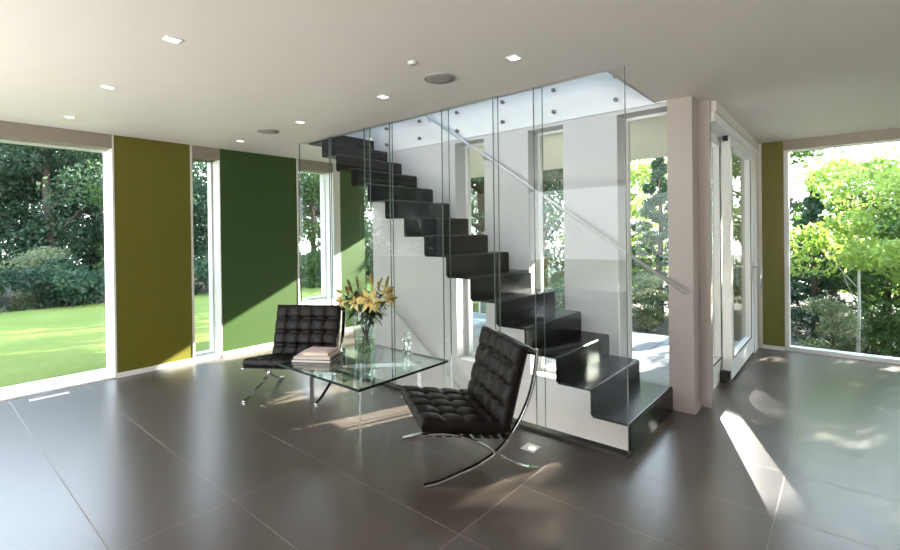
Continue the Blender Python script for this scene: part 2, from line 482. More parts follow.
struct(jl.build('trim_11', M['white']), 'white reveals at the right sides of the left windows', 'trim')
sl = MB()
sl.box(-6.42, XL, -.8, 1.53, 0, .018); sl.box(-6.42, XL, 2.35, 2.69, 0, .018); sl.box(-6.42, XL + .01, 3.82, 4.45, .53, .55)
struct(sl.build('trim_4', M['white']), 'white sills of the left windows', 'trim')

# right window wall
struct(B(-0.99, -0.835, YR, YR + .2, 0, H).build('wall_north_jamb', M['jamb']), 'cream wall strip beside the sliding door', 'wall')
struct(B(-0.835, -0.60, YR, YR + .2, 0, H).build('wall_north_olive', M['olive']), 'olive wall panel beside the right window', 'wall')
struct(B(-0.835, -0.60, YR - .012, YR, 0, .05).build('baseboard_north', M['white']), 'low white skirting under the right olive panel', 'baseboard')
window_frame(9, 'x', YR + .10, -0.60, 3.2, 0, 2.62, .05, .14, label='large window at the right onto the trees', panes=[1.3])
struct(B(3.2, XR + .3, YR, YR + .2, 0, H).build('wall_north_end', M['olive']), 'olive wall panel right of the right window', 'wall')
struct(B(-0.60, 3.2, YR - .004, YR + .19, 2.583, H).build('trim_5', M['pocket']), 'taupe roller shade pocket above the right window', 'trim')

# sliding door wall
dt = MB(); dt.box(-1.0, -0.86, 4.66, YR, 2.615, H)
struct(dt.build('trim_6', M['jamb']), 'cream header box over the sliding door', 'trim')
dr = MB(); dr.box(-1.0, -0.875, 4.66, YR, 2.53, 2.615); dr.box(-1.02, -0.99, 4.66, YR, 0, .03)
struct(dr.build('trim_7', M['white']), 'white sliding door track', 'trim')
def door(n, x0, x1, y0, y1, sw, label):
    fr = MB(); z0, z1 = .03, 2.53
    fr.box(x0, x1, y0, y0 + sw[0], z0, z1); fr.box(x0, x1, y1 - sw[1], y1, z0, z1)
    fr.box(x0, x1, y0 + sw[0], y1 - sw[1], z0, .235); fr.box(x0, x1, y0 + sw[0], y1 - sw[1], z1 - .10, z1)
    f = fr.build('door_%d' % n, M['white'], bevel=.003); struct(f, label, 'door')
    xm = (x0 + x1) / 2
    B(xm - .006, xm + .006, y0 + sw[0], y1 - sw[1], .235, z1 - .10).build('pane', M['pane'], f)
    gk = MB()
    for ya, yb in ((y0 + sw[0] - .004, y0 + sw[0] + .012), (y1 - sw[1] - .012, y1 - sw[1] + .004)):
        gk.box(x1 - .004, x1 + .002, ya, yb, .235, z1 - .1)
    gk.box(x1 - .004, x1 + .002, y0 + sw[0], y1 - sw[1], .225, .24)
    gk.build('gasket', M['rubber'], f)
    return f
door(1, -1.07, -0.99, 4.66, 5.66, (.05, .12), 'fixed glass door leaf next to the pier')
d2 = door(2, -0.97, -0.89, 5.50, 6.98, (.10, .16), 'white sliding glass door leaf with lever handles')
hd = MB()
hd.box(-.892, -.880, 6.87, 6.91, .92, 1.16)
hd.tube([(-.885, 6.89, 1.10), (-.83, 6.89, 1.10), (-.80, 6.90, 1.10)], .013, 8)
hd.tube([(-.80, 6.90, 1.115), (-.80, 6.90, .84)], .014, 8)
hd.build('lever_handle', M['satin'], d2)
B(-.99, -.90, 5.43, 5.499, .0, .115).build('floor_guide', M['rubber'], d2)
B(-.95, -.91, 5.46, 5.499, 2.48, 2.53).build('top_guide', M['rubber'], d2)
struct(B(-1.02, -.88, 6.99, YR, 0.0, 2.53).build('trim_8', M['jamb']), 'cream fixed jamb beyond the sliding door', 'trim')

# walls behind / beside the camera, with daylight openings
sb = MB()
sb.box(XLo, XR + .3, YS - .3, YS, 0, .12); sb.box(XLo, XR + .3, YS - .3, YS, 2.6, H)
for x0, x1 in ((XLo, -5.9), (-1.9, 1.5), (3.9, XR + .3)):
    sb.box(x0, x1, YS - .3, YS, .12, 2.6)
struct(sb.build('wall_south', M['wall']), 'white wall behind the camera', 'wall')
struct(B(XR, XR + .3, YS, YR, 0, H).build('wall_east', M['wall']), 'white wall right of the camera', 'wall')
window_frame(10, 'x', YS - .15, -5.9, -1.9, .12, 2.6, .06, .1, label='large window behind the camera')
window_frame(11, 'x', YS - .15, 1.5, 3.9, .12, 2.6, .06, .1, label='second large window behind the camera')

# opening trim in the ceiling
ot = MB()
ot.box(OX0, OX1, OY0 - .012, OY0, H - .006, LAND); ot.box(OX1, OX1 + .012, OY0, YB, H - .006, LAND)
struct(ot.build('trim_9', M['satin']), 'thin metal edge of the stair opening', 'trim')

us = MB()  # upper shell out of view, added to cut sky light entering the stair opening
us.box(-7.2, -1.0, 1.4, 1.6, LAND, 5.4); us.box(-7.2, -7.0, 1.6, WD, LAND, 5.4); us.box(-1.2, -1.0, 1.6, YB, LAND, 5.4)
us.box(-7.2, -5.13, YB, WD, 2.95, 5.4)
us.box(-7.2, -1.0, 1.4, 3.0, 5.4, 5.6); us.box(-7.2, -5.0, 3.0, WD, 5.4, 5.6); us.box(-1.5, -1.0, 3.0, WD, 5.4, 5.6); us.box(-5.0, -1.5, 3.75, WD, 5.4, 5.6)
struct(us.build('wall_upper_screen', M['wall']), 'unseen white walls and roof of the upper landing, added to dim the skylight', 'wall')

# ------------------------------------------------------------------ staircase
st = thing('staircase', 'black folded steel plate stair climbing up through the ceiling opening', 'staircase', (-1.15, 3.8, 0))
inv = Matrix.Translation((1.15, -3.8, 0))
SX, SG, SRZ, SY0, SY1, TH, RR = -1.152, 0.2797, 0.1921, 3.29, 4.335, .014, .024
def plate(prof, y0, y1, name, parent):
    """extrude an x-z polyline of given thickness (towards the inside) across the stair width"""
    P = [Vector((p[0], 0, p[1])) for p in prof]
    vs = []
    for i, p in enumerate(P):
        t = (P[min(i + 1, len(P) - 1)] - P[max(i - 1, 0)]).normalized()
        nrm = Vector((t.z, 0, -t.x)) * TH         # inside
        for q in (p, p - nrm if False else p + Vector((-abs(nrm.x) if abs(t.z) > .01 else 0, 0, -abs(nrm.z)))):
            vs.append((q.x, y0, q.z)); vs.append((q.x, y1, q.z))
    fs = []
    for i in range(len(P) - 1):
        a = i * 4; b = a + 4
        fs += [(a, a + 1, b + 1, b), (a + 2, b + 2, b + 3, a + 3), (a, b, b + 2, a + 2), (a + 1, a + 3, b + 3, b + 1)]
    fs += [(0, 2, 3, 1)]; e = (len(P) - 1) * 4; fs += [(e, e + 1, e + 3, e + 2)]
    mb = MB(); mb.add([(x + 1.15, y - 3.8, z) for x, y, z in vs], fs)
    return mb.build(name, M['steelblack'], parent)
for k in range(1, 16):
    xk = SX - SG * (k - 1); zk = .011 + SRZ * k; zp = .011 + SRZ * (k - 1) if k > 1 else 0.0
    plate([(xk, zp), (xk, zk - RR)], SY0, SY1, 'riser', st)
    arc = [(xk - RR + RR * math.cos(a), zk - RR + RR * math.sin(a)) for a in [PI / 2 * i / 5 for i in range(6)]]
    xe = xk - SG if k < 15 else OX0 + .001
    plate(arc + [(xe, zk)], SY0, SY1, 'tread', st)

# glass screen beside the stair: overlapping full-height panes in a floor channel
xsj = [-1.149, -1.865, -2.268, -2.827, -3.56, -3.936, -4.60, -5.196]
gs = thing('glass_screen', 'tall frameless glass screen standing along the open side of the stair', 'glass screen', (-3.17, YG, 0))
for i in range(len(xsj) - 1):
    a, b_ = xsj[i] + 3.17 + (.065 if i else 0), xsj[i + 1] + 3.17
    y = (.0 if i % 2 == 0 else .022)
    g = B(b_ + .0015, a - .0015, y - .006, y + .006, .02, H).build('glass_panel', M['partition'], gs)
    eb_ = MB()
    for xx, hw_ in ((a, .0006 if i else .0015), (b_, .0014)):
        eb_.box(xx - hw_, xx + hw_, y - .006, y + .006, .02, H)
    eb_.build('edge', M['gedge'], g)
ch = MB(); ch.box(-2.03, 2.025, -.028, .048, 0, .022)
ch.build('floor_channel', M['channel'], gs)

# handrails
def handrail(name, p0, p1, label, nb, mat='rail'):
    t = thing(name, label, 'handrail', p0)
    a = Vector((0, 0, 0)); b_ = Vector(p1) - Vector(p0)
    MB().tube([a, b_], .014, 12).build('rail', M[mat], t)
    for i in range(nb):
        p = a.lerp(b_, (i + .5) / nb)
        MB().tube([p, p + Vector((0, .025, -.05)), p + Vector((0, YB - p0[1] - .004, -.055))], .008, 8).build('bracket', M['satin'], t)
    return t
handrail('handrail', (-1.02, YB - .075, 1.03), (-4.4, YB - .075, 3.32), 'straight steel handrail on the white wall above the stair', 4)
handrail('handrail', (-2.3, YB - .075, -1.17), (-4.87, YB - .075, .72), 'steel handrail going down below the floor behind the glass table', 4)

# standoffs on the slab edge
for x in (-4.78, -4.157, -3.533, -2.88, -2.256, -1.62):
    for zz, nm in ((2.79, 'lower'), (3.01, 'upper')):
        o = MB().lathe([(0.0001, -.045), (.019, -.045), (.021, -.041), (.021, -.028), (.011, -.026), (.011, 0), (0.0001, 0)], 16, (0, 0, 0), axis='y', smooth=False).build('standoff', M['darksteel'], None, loc=(x, YB - .004, zz))
        col_n = {-4.78: 'leftmost', -4.157: 'second from the left', -3.533: 'third from the left', -2.88: 'fourth from the left', -2.256: 'fifth from the left', -1.62: 'nearest the pier'}[x]
        tag(o, 'round steel standoff on the white stair wall, %s row, %s' % (nm, col_n), 'standoff', 'steel standoffs on the slab edge above the stair')

# ------------------------------------------------------------------ ceiling fittings
def downlight(x, y, label):
    t = thing('downlight', label, 'downlight', (x, y, H), 0, 'square recessed downlights')
    s, q = .040, .032
    r = MB()
    for (a, b_, c, d) in ((-s, s, -s, -q), (-s, s, q, s), (-s, -q, -q, q), (q, s, -q, q)):
        r.box(a, b_, c, d, -.006, 0)
    r.build('trim_ring', M['trimlight'], t)
    B(-q, q, -q, q, -.003, 0).build('lens', M['lamp'], t)
for x, y, l in ((-2.96, 1.03, 'largest square downlight in the left part of the ceiling'),
                (-4.247, 1.03, 'square downlight above the large left window, middle of its row'),
                (-5.557, 1.04, 'square downlight closest to the large left window'),
                (-1.64, 2.60, 'square downlight beside the glass screen, close to the front end of the stair opening'),
                (-2.91, 2.60, 'square downlight between the two round speakers, left of the larger one'),
                (-4.173, 2.61, 'square downlight beside the far round speaker, on its right'),
                (-5.518, 2.64, 'square downlight above the dark green panel')):
    downlight(x, y, l)
def speaker(x, y, r, label):
    t = thing('ceiling_speaker', label, 'speaker', (x, y, H), 0, 'round ceiling speakers')
    MB().lathe([(0.0001, -.010), (r * .6, -.010), (r - .008, -.008), (r - .008, 0)], 40).build('grille', M['speaker'], t)
    MB().lathe([(r - .008, 0), (r - .008, -.010), (r, -.008), (r, 0)], 40).build('rim', M['speaker'], t)
speaker(-2.26, 2.57, .115, 'larger round ceiling speaker above the stair glass')
speaker(-4.79, 2.60, .115, 'smaller-looking round ceiling speaker before the dark green panel')
tag(MB().lathe([(0.0001, -.012), (.025, -.012), (.032, 0)], 20).build('ceiling_sensor', M['trimlight'], None, loc=(-2.19, 2.215, H)), 'small pale round cap on the ceiling left of the larger speaker', 'sensor')

# floor fittings
t = thing('floor_light', 'small square metal floor light beside the near chair', 'floor light', (-1.746, 2.936, 0))
B(-.055, .055, -.055, .055, 0, .004).build('plate', M['satin'], t)
MB().lathe([(0.0001, .006), (.02, .006), (.024, .004)], 16, (.012, -.006, 0)).build('lens', M['lamp'], t)
t = thing('floor_grille', 'slim white air grille in the floor by the large left window', 'grille', (-6.0, .93, 0))
g = MB(); g.box(-.03, .03, -.15, -.145, 0, .004); g.box(-.03, .03, .145, .15, 0, .004); g.box(-.03, -.022, -.145, .145, 0, .004); g.box(.022, .03, -.145, .145, 0, .004)
g.build('frame', M['trimlight'], t)
g = MB()
for i in range(5): g.box(-.018 + i * .009 - .0015, -.018 + i * .009 + .0015, -.145, .145, 0, .003)
g.build('slats', M['trimlight'], t)

# ------------------------------------------------------------------ lounge chairs
def catmull(pts, n=8):
    P = [Vector((p[0], p[1], 0)) for p in pts]
    P = [P[0] * 2 - P[1]] + P + [P[-1] * 2 - P[-2]]
    out = []
    for i in range(1, len(P) - 2):
        for k in range(n):
            t_ = k / n
            a, b_, c, d = P[i - 1], P[i], P[i + 1], P[i + 2]
            q = 0.5 * ((2 * b_) + (c - a) * t_ + (2 * a - 5 * b_ + 4 * c - d) * t_ ** 2 + (3 * b_ - a - 3 * c + d) * t_ ** 3)
            out.append((q.x, q.y))
    out.append((P[-2].x, P[-2].y))
    return out

def cushion(wid, dep, thick, nx, ny, edge=.022):
    """tufted pad: x across, y along, z up; origin centre bottom; bottom flat"""
    cx_, cy_ = 11, 11
    gx, gy = nx * cx_, ny * cy_
    mb = MB(); vs = []; fs = []
    def top(u, v):
        # u,v in 0..1
        x = (u - .5) * wid; y = (v - .5) * dep
        fu = (u * nx) % 1.0; fv = (v * ny) % 1.0
        pu = 1 - (2 * min(fu, 1 - fu) - 1) ** 2 if True else 0
        du = min(fu, 1 - fu) * wid / nx; dv = min(fv, 1 - fv) * dep / ny
        ex = min(u, 1 - u) * wid; ey = min(v, 1 - v) * dep
        inu = .5 < u * nx < nx - .5; inv_ = .5 < v * ny < ny - .5
        seam = 0
        if inu: seam += .010 * math.exp(-(du / .016) ** 2)
        if inv_: seam += .010 * math.exp(-(dv / .016) ** 2)
        if inu and inv_: seam += .016 * math.exp(-((du * du + dv * dv) / .022 ** 2))
        puff = .008 * math.sin(PI * fu) * math.sin(PI * fv)
        r = edge
        e = min(ex, ey)
        drop = 0 if e >= r else r - math.sqrt(max(0, r * r - (r - e) ** 2))
        return (x, y, thick - .008 - seam + puff - drop)
    idx = {}
    us = [0, .004, .012] + [i / gx for i in range(1, gx)] + [1 - .012, 1 - .004, 1]
    vsx = [0, .004, .012] + [j / gy for j in range(1, gy)] + [1 - .012, 1 - .004, 1]
    for j, v in enumerate(vsx):
        for i, u in enumerate(us):
            idx[i, j] = len(vs); vs.append(top(u, v))
    NU, NV = len(us), len(vsx)
    for j in range(NV - 1):
        for i in range(NU - 1):
            fs.append((idx[i, j], idx[i + 1, j], idx[i + 1, j + 1], idx[i, j + 1]))
    ring = [(i, 0) for i in range(NU)] + [(NU - 1, j) for j in range(1, NV)] + [(i, NV - 1) for i in range(NU - 2, -1, -1)] + [(0, j) for j in range(NV - 2, 0, -1)]
    prev = [idx[r] for r in ring]
    for zz, ins in ((thick * .45, -.004), (.02, 0.0), (.004, .008), (0, .016)):
        cur = []
        for (i, j) in ring:
            x, y, _ = vs[idx[i, j]]
            sx = (wid / 2 - ins) / (wid / 2); sy = (dep / 2 - ins) / (dep / 2)
            cur.append(len(vs)); vs.append((x * sx, y * sy, zz))
        L = len(ring)
        for k in range(L):
            k2 = (k + 1) % L
            fs.append((prev[k], cur[k], cur[k2], prev[k2]))
        prev = cur
    fs.append(tuple(prev))
    mb.add(vs, fs, 0, True)
    btn = [((i / nx - .5) * wid, (j / ny - .5) * dep, thick - .008 - .036 + .006) for i in range(1, nx) for j in range(1, ny)]
    return mb, btn

def lounge_chair(label, loc, rz):
    t = thing('lounge_chair', label, 'lounge chair', loc, rz, 'tufted leather lounge chairs')
    back = catmull([(0.0, .008), (.10, .016), (.233, .050), (.36, .088), (.484, .150), (.57, .232), (.64, .325), (.70, .435), (.744, .557), (.768, .68), (.778, .790)])
    seat = catmull([(-.005, .318), (.09, .318), (.203, .296), (.335, .238), (.42, .188), (.50, .130), (.60, .065), (.69, .022), (.773, .008)])
    for sx in (-1, 1):
        MB().ribbon(back, .032, .014, sx * .355).build('back_bar', M['chrome'], t, bevel=.002)
        MB().ribbon(seat, .032, .014, sx * .355).build('seat_bar', M['chrome'], t, bevel=.002)
    # cross bars
    for (y, z) in ((.775, .765), (.575, .225)):
        B(-.339, .339, y - .006, y + .006, z - .016, z + .016).build('cross_bar', M['chrome'], t)
    # seat plane from (0.0,.333) to (.56,.235); leather belts between the side bars
    p0, p1 = Vector((0, .0, .328)), Vector((0, .575, .232))
    dv = (p1 - p0).normalized(); nv = Vector((0, -dv.z, dv.y))
    for i in range(9):
        c = p0.lerp(p1, (i + .5) / 9)
        mb = MB(); vs = []
        for sx in (-.374, .374):
            for a, b_ in ((-.021, -.006), (.021, -.006), (.021, .0), (-.021, .0)):
                q = c + dv * a + nv * b_; vs.append((sx, q.y, q.z))
        mb.add(vs, [(0, 1, 2, 3), (4, 7, 6, 5), (0, 4, 5, 1), (1, 5, 6, 2), (2, 6, 7, 3), (3, 7, 4, 0)])
        mb.build('strap', M['strap'], t)
    bdir = Vector((0, .255, .967)).normalized(); bn = Vector((0, -bdir.z, bdir.y)); base = Vector((0, .598, .262))
    b0, b1 = base + bdir * .03 + bn * .003, base + bdir * .53 + bn * .003
    db = (b1 - b0).normalized(); nb = Vector((0, -db.z, db.y))
    for i in range(8):
        c = b0.lerp(b1, (i + .5) / 8)
        mb = MB(); vs = []
        for sx in (-.31, .31):
            for a, b_ in ((-.021, -.003), (.021, -.003), (.021, .003), (-.021, .003)):
                q = c + db * a + nb * b_; vs.append((sx, q.y, q.z))
        mb.add(vs, [(0, 1, 2, 3), (4, 7, 6, 5), (0, 4, 5, 1), (1, 5, 6, 2), (2, 6, 7, 3), (3, 7, 4, 0)])
        mb.build('strap', M['strap'], t)
    # cushions
    def place(mb_btn, origin, ydir, zdir, name):
        mb, btn = mb_btn
        R = Matrix(((1, 0, 0), (0, ydir.y, zdir.y), (0, ydir.z, zdir.z)))
        mb.v = [tuple(R @ Vector(v) + origin) for v in mb.v]
        c = mb.build(name, M['leather'], t)
        for b_ in btn:
            q = R @ Vector(b_) + origin
            MB().ball(q, .011, 6).build('button', M['leather'], c)
        return c
    sc = (p0 + p1) / 2 + nv * .001
    place(cushion(.70, .595, .095, 5, 4), sc - dv * .005, dv, nv, 'seat_cushion')
    bdir = Vector((0, .255, .967)).normalized(); bn = Vector((0, -bdir.z, bdir.y))
    base = Vector((0, .598, .262))
    place(cushion(.70, .56, .095, 5, 4), base + bdir * .275 + bn * .008, bdir, bn, 'back_cushion')
    return t
P1 = Vector((-1.982, 2.06, 0)); angB = math.radians(56.68)
wB = Vector((-math.sin(angB), math.cos(angB), 0))
lounge_chair('dark leather lounge chair in front of the stair, seen from the side', tuple(P1 + wB * .365), angB - PI / 2)
lounge_chair('dark leather lounge chair before the green wall, facing the glass table', (-4.017, 2.25, 0), math.radians(122.8) - PI / 2)

# ------------------------------------------------------------------ glass table
tx0, tx1, ty0, ty1, tz = -3.72, -2.64, 2.09, 3.07, .46
t = thing('coffee_table', 'square glass coffee table on steel legs between the lounge chairs', 'coffee table', ((tx0 + tx1) / 2, (ty0 + ty1) / 2, 0))
cx0, cy0 = (tx0 + tx1) / 2, (ty0 + ty1) / 2
hw, hd_ = (tx1 - tx0) / 2, (ty1 - ty0) / 2
top = B(-hw + .004, hw - .004, -hd_ + .004, hd_ - .004, tz - .019, tz).build('tabletop', M['tabletop'], t)
ed = MB(); ed.box(-hw, hw, -hd_, -hd_ + .004, tz - .019, tz); ed.box(-hw, hw, hd_ - .004, hd_, tz - .019, tz)
ed.box(-hw, -hw + .004, -hd_ + .004, hd_ - .004, tz - .019, tz); ed.box(hw - .004, hw, -hd_ + .004, hd_ - .004, tz - .019, tz)
ed.build('edge', M['tedge'], top)
L = [(-3.504 - cx0, 2.27 - cy0), (-2.86 - cx0, 2.275 - cy0), (-2.86 - cx0, 2.93 - cy0), (-3.504 - cx0, 2.93 - cy0)]
for li, (x, y) in enumerate(L):
    d = Vector((1, 1 if li in (0, 2) else -1, 0)).normalized(); n = Vector((-d.y, d.x, 0)) * .006; d = d * .017
    c = Vector((x, y, 0)); q = [c - d - n, c + d - n, c + d + n, c - d + n]
    mb = MB(); mb.add([(v.x, v.y, 0) for v in q] + [(v.x, v.y, tz - .0195) for v in q], [(0, 3, 2, 1), (4, 5, 6, 7), (0, 1, 5, 4), (1, 2, 6, 5), (2, 3, 7, 6), (3, 0, 4, 7)])
    mb.build('leg', M['chrome'], t)
for a, b_ in ((0, 2), (1, 3)):
    p, q = Vector((*L[a], 0)), Vector((*L[b_], 0))
    d = (q - p).normalized(); n = Vector((-d.y, d.x, 0)) * .006
    mb = MB()
    zb, zt = tz - .054 - (.0 if a == 0 else .0), tz - .0195
    vs = [p - n, q - n, q + n, p + n]
    mb.add([(v.x, v.y, zb) for v in vs] + [(v.x, v.y, zt) for v in vs], [(0, 3, 2, 1), (4, 5, 6, 7), (0, 1, 5, 4), (1, 2, 6, 5), (2, 3, 7, 6), (3, 0, 4, 7)])
    mb.build('cross_bar', M['chrome'], t)

# books on the table
def book(name, w_, d_, h_, loc, rz, cov, label, page=True):
    t = thing(name, label, 'book', loc, rz, 'books stacked on the glass table')
    c = MB(); c.box(-w_ / 2, w_ / 2, -d_ / 2, d_ / 2, 0, .003); c.box(-w_ / 2, w_ / 2, -d_ / 2, d_ / 2, h_ - .003, h_); c.box(-w_ / 2, -w_ / 2 + .003, -d_ / 2, d_ / 2, .003, h_ - .003)
    c.build('cover', M[cov], t)
    B(-w_ / 2 + .003, w_ / 2 - .006, -d_ / 2 + .005, d_ / 2 - .005, .003, h_ - .003).build('pages', M['paper'], t)
    return t
bl = (-3.60, 2.40)
book('book', .36, .30, .026, (bl[0], bl[1], tz), .55, 'bookdark', 'large dark book at the bottom of the stack on the glass table')
book('book', .33, .28, .022, (bl[0] - .005, bl[1], tz + .026), .60, 'bookcream', 'cream book in the middle of the stack on the glass table')
book('book', .25, .20, .030, (bl[0] + .01, bl[1] + .012, tz + .048), .52, 'bookpink', 'pink book on top of the stack on the glass table')

# vase with lilies
vx, vy = -3.42, 2.79
vt = thing('vase', 'tall clear glass vase holding yellow lilies on the glass table', 'vase', (vx, vy, tz))
vp = [(0.0001, .004), (.085, .004), (.092, .012), (.094, .03), (.095, .12), (.105, .22), (.112, .30), (.105, .36), (.092, .40), (.094, .42)]
MB().lathe([(0.0001, 0), (.088, 0), (.096, .010), (.099, .03), (.099, .12), (.109, .22), (.116, .30), (.109, .36), (.095, .40), (.098, .42), (.094, .42), (.089, .40), (.101, .36), (.108, .30), (.101, .22), (.093, .12), (.092, .03), (.085, .018), (0.0001, .018)], 40).build('body', M['vaseglass'], vt)
MB().lathe([(0.0001, .0185), (.084, .0185), (.0915, .03), (.0925, .12), (.0925, .135), (0.0001, .135)], 32).build('water', M['water'], vt)

def leaf_strip(mb, base, d, length, width, droop, mi=0, n=7, side=None):
    d = Vector(d).normalized()
    side = (d.cross(Vector((0, 0, 1)))).normalized() if side is None else side
    vs = []; fs = []
    p = Vector(base); dirv = d.copy()
    for i in range(n + 1):
        s_ = i / n
        w_ = width * math.sin(PI * min(1, s_ * .92 + .06)) ** .8
        upv = side.cross(dirv).normalized()
        vs += [p - side * w_ + upv * w_ * .35, p, p + side * w_ + upv * w_ * .35]
        p = p + dirv * (length / n)
        dirv = (dirv + Vector((0, 0, -droop / n))).normalized()
    for i in range(n):
        a = i * 3
        fs += [(a, a + 1, a + 4, a + 3), (a + 1, a + 2, a + 5, a + 4)]
    mb.add(vs, fs, mi, True)

def bloom(c, axis, size, parent, mat):
    axis = Vector(axis).normalized()
    a = Vector((0, 0, 1)) if abs(axis.z) < .9 else Vector((1, 0, 0))
    x = axis.cross(a).normalized(); y = axis.cross(x)
    mb = MB()
    for k in range(6):
        th = k * PI / 3
        rad = x * math.cos(th) + y * math.sin(th)
        wid = size * (.22 if k % 2 == 0 else .16)
        vs = []; fs = []
        n = 7
        for i in range(n + 1):
            s_ = i / n
            r_ = size * (.08 + .95 * s_ ** 1.3); h_ = size * (.62 * s_ ** .6 - .55 * s_ ** 3)
            q = Vector(c) + rad * r_ + axis * h_
            w_ = wid * math.sin(PI * min(1, .08 + s_ * .9)) ** .9
            sd = axis.cross(rad)
            vs += [q - sd * w_ + axis * .15 * w_, q, q + sd * w_ + axis * .15 * w_]
        for i in range(n):
            a_ = i * 3
            fs += [(a_, a_ + 1, a_ + 4, a_ + 3), (a_ + 1, a_ + 2, a_ + 5, a_ + 4)]
        mb.add(vs, fs, 0, True)
    f = mb.build('flower', M[mat], parent, recalc=False)
    am = MB()
    for k in range(6):
        th = k * PI / 3 + .3
        rad = x * math.cos(th) + y * math.sin(th)
        q = Vector(c) + rad * size * .25 + axis * size * .7
        am.tube([Vector(c), q], .0012, 5); am.ball(q, .005, 4, sc=(1.5, 1, 1))
    am.build('stamens', M['anther'], f)

def bud(c, d, length, r_, parent, mat):
    d = Vector(d).normalized(); c = Vector(c)
    pts = [c + d * length * s_ for s_ in (0, .15, .35, .6, .8, .95, 1)]
    MB().tube(pts, [r_ * .35, r_ * .75, r_ * .95, r_, r_ * .8, r_ * .4, r_ * .12], 10).build('bud', M[mat], parent)

RGT = Vector((math.cos(yaw), math.sin(yaw), 0)); FW = Vector((-math.sin(yaw), math.cos(yaw), 0))
def stem(label, foot, tip, seed, heads, leaves=20):
    rnd = random.Random(seed)
    t = thing('lily_stem', label, 'lily', (vx, vy, tz), 0, 'lily stems in the glass vase')
    f = RGT * foot[0] + FW * foot[1] + Vector((0, 0, .025))
    tp = RGT * tip[0] + FW * tip[1] + Vector((0, 0, tip[2]))
    nk = f.lerp(tp, .62); nk = Vector((nk.x * .75, nk.y * .75, nk.z))
    pts = [f, f.lerp(nk, .5), nk, nk.lerp(tp, .5) + Vector((0, 0, .01)), tp]
    MB().tube(pts, [.0048, .0048, .0045, .004, .0032], 7).build('stalk', M['lilyleaf'], t)
    lm = MB()
    for i in range(leaves):
        s_ = .55 + .45 * i / leaves
        p = nk.lerp(tp, (s_ - .5) / .5)
        a = rnd.uniform(0, 2 * PI)
        d = RGT * math.cos(a) * .9 + FW * math.sin(a) * .6 + Vector((0, 0, rnd.uniform(-.2, .8)))
        leaf_strip(lm, p, d, rnd.uniform(.09, .17), rnd.uniform(.009, .016), rnd.uniform(.6, 1.6))
    lm.build('leaves', M['lilyleaf'], t, recalc=False)
    for h in heads:
        kind = h[0]; off = RGT * h[1] + FW * h[2] + Vector((0, 0, h[3])); dr = RGT * h[4] + FW * h[5] + Vector((0, 0, h[6]))
        c = tp + off
        MB().tube([tp - Vector((0, 0, .02)), tp.lerp(c, .6), c], [.003, .0025, .003], 6).build('pedicel', M['bud'], t)
        if kind == 'bloom': bloom(c, dr, h[7] * 1.12, t, 'petal')
        else: bud(c, dr, h[7], h[8], t, 'bud' if kind == 'bud' else 'ochrebud')
# (sideways, away, up) offsets relative to the vase foot
stem('leftmost lily stem with an ochre bud and a drooping yellow flower', (.05, .0), (-.17, .02, .50), 1,
     [('ochre', -.03, 0, .05, -1, 0, .55, .085, .014), ('bloom', -.03, -.02, .00, -.5, -.6, -.25, .085), ('bud', .02, .0, .03, -.4, 0, 1, .10, .013)])
stem('lily stem with two tall green buds left of the big yellow flower', (.03, -.03), (-.10, .0, .56), 2,
     [('bud', -.02, 0, .03, -.45, 0, 1, .11, .015), ('bud', .04, .02, .04, -.2, 0, 1, .12, .014), ('bud', .00, -.03, .0, -.7, -.2, .8, .10, .013)])
stem('lily stem carrying the open yellow flower facing the room', (-.02, -.02), (.05, -.04, .47), 3,
     [('bloom', .01, -.05, .03, .05, -1, .2, .11), ('bud', -.05, .0, .04, -.5, 0, 1, .09, .012)])
stem('lily stem with an upright ochre bud at the centre of the bunch', (-.03, .03), (.06, .05, .58), 4,
     [('ochre', .0, 0, .04, -.08, 0, 1, .12, .015), ('bud', .06, 0, .03, .45, 0, 1, .10, .010)])
stem('lily stem leaning right with a tall pointed bud', (-.05, 0), (.16, .02, .55), 5,
     [('bud', .03, 0, .05, .28, 0, 1, .12, .014), ('bloom', .04, .0, .0, .6, -.5, .5, .085), ('bud', -.03, -.02, .03, .0, -.2, 1, .09, .011)])
stem('rightmost lily stem with pale yellow half-open flowers', (-.06, .02), (.19, -.01, .48), 6,
     [('bloom', .02, -.02, .02, .8, -.4, .35, .085), ('bud', .02, 0, .0, .9, -.1, .35, .11, .014), ('bud', .02, .02, .05, .6, 0, .9, .10, .013)])
stem('lily stem with dark hanging leaves and a small yellow flower low on the left', (.04, .03), (-.04, -.06, .45), 7,
     [('bloom', -.02, -.03, .02, -.25, -.8, .5, .075), ('bud', .03, 0, .05, .1, 0, 1, .08, .011)], 16)
t8 = stem('short lily stem with long dark drooping leaves on the right', (-.01, .04), (.10, -.05, .42), 8, [('bud', .04, 0, .02, .6, 0, .6, .07, .010), ('bloom', -.01, -.04, .03, .25, -.7, .6, .075)], 22)

# crystal figurine
fg = MB()
rnd = random.Random(9)
for (dx, dz, r_) in ((0, .035, .042), (.012, .085, .040), (-.012, .125, .036), (.004, .165, .034), (-.006, .195, .024)):
    fg.ball((dx, 0, dz), r_, 7, sc=(1, .8, 1))
fg.v = [(x + rnd.uniform(-.006, .006), y + rnd.uniform(-.006, .006), max(0, z + rnd.uniform(-.006, .006))) for x, y, z in fg.v]
fg.smooth = [False] * len(fg.f)
tag(fg.build('figurine', M['crystal'], None, loc=(-3.06, 2.98, tz)), 'small clear crystal figurine at the far edge of the glass table', 'figurine')

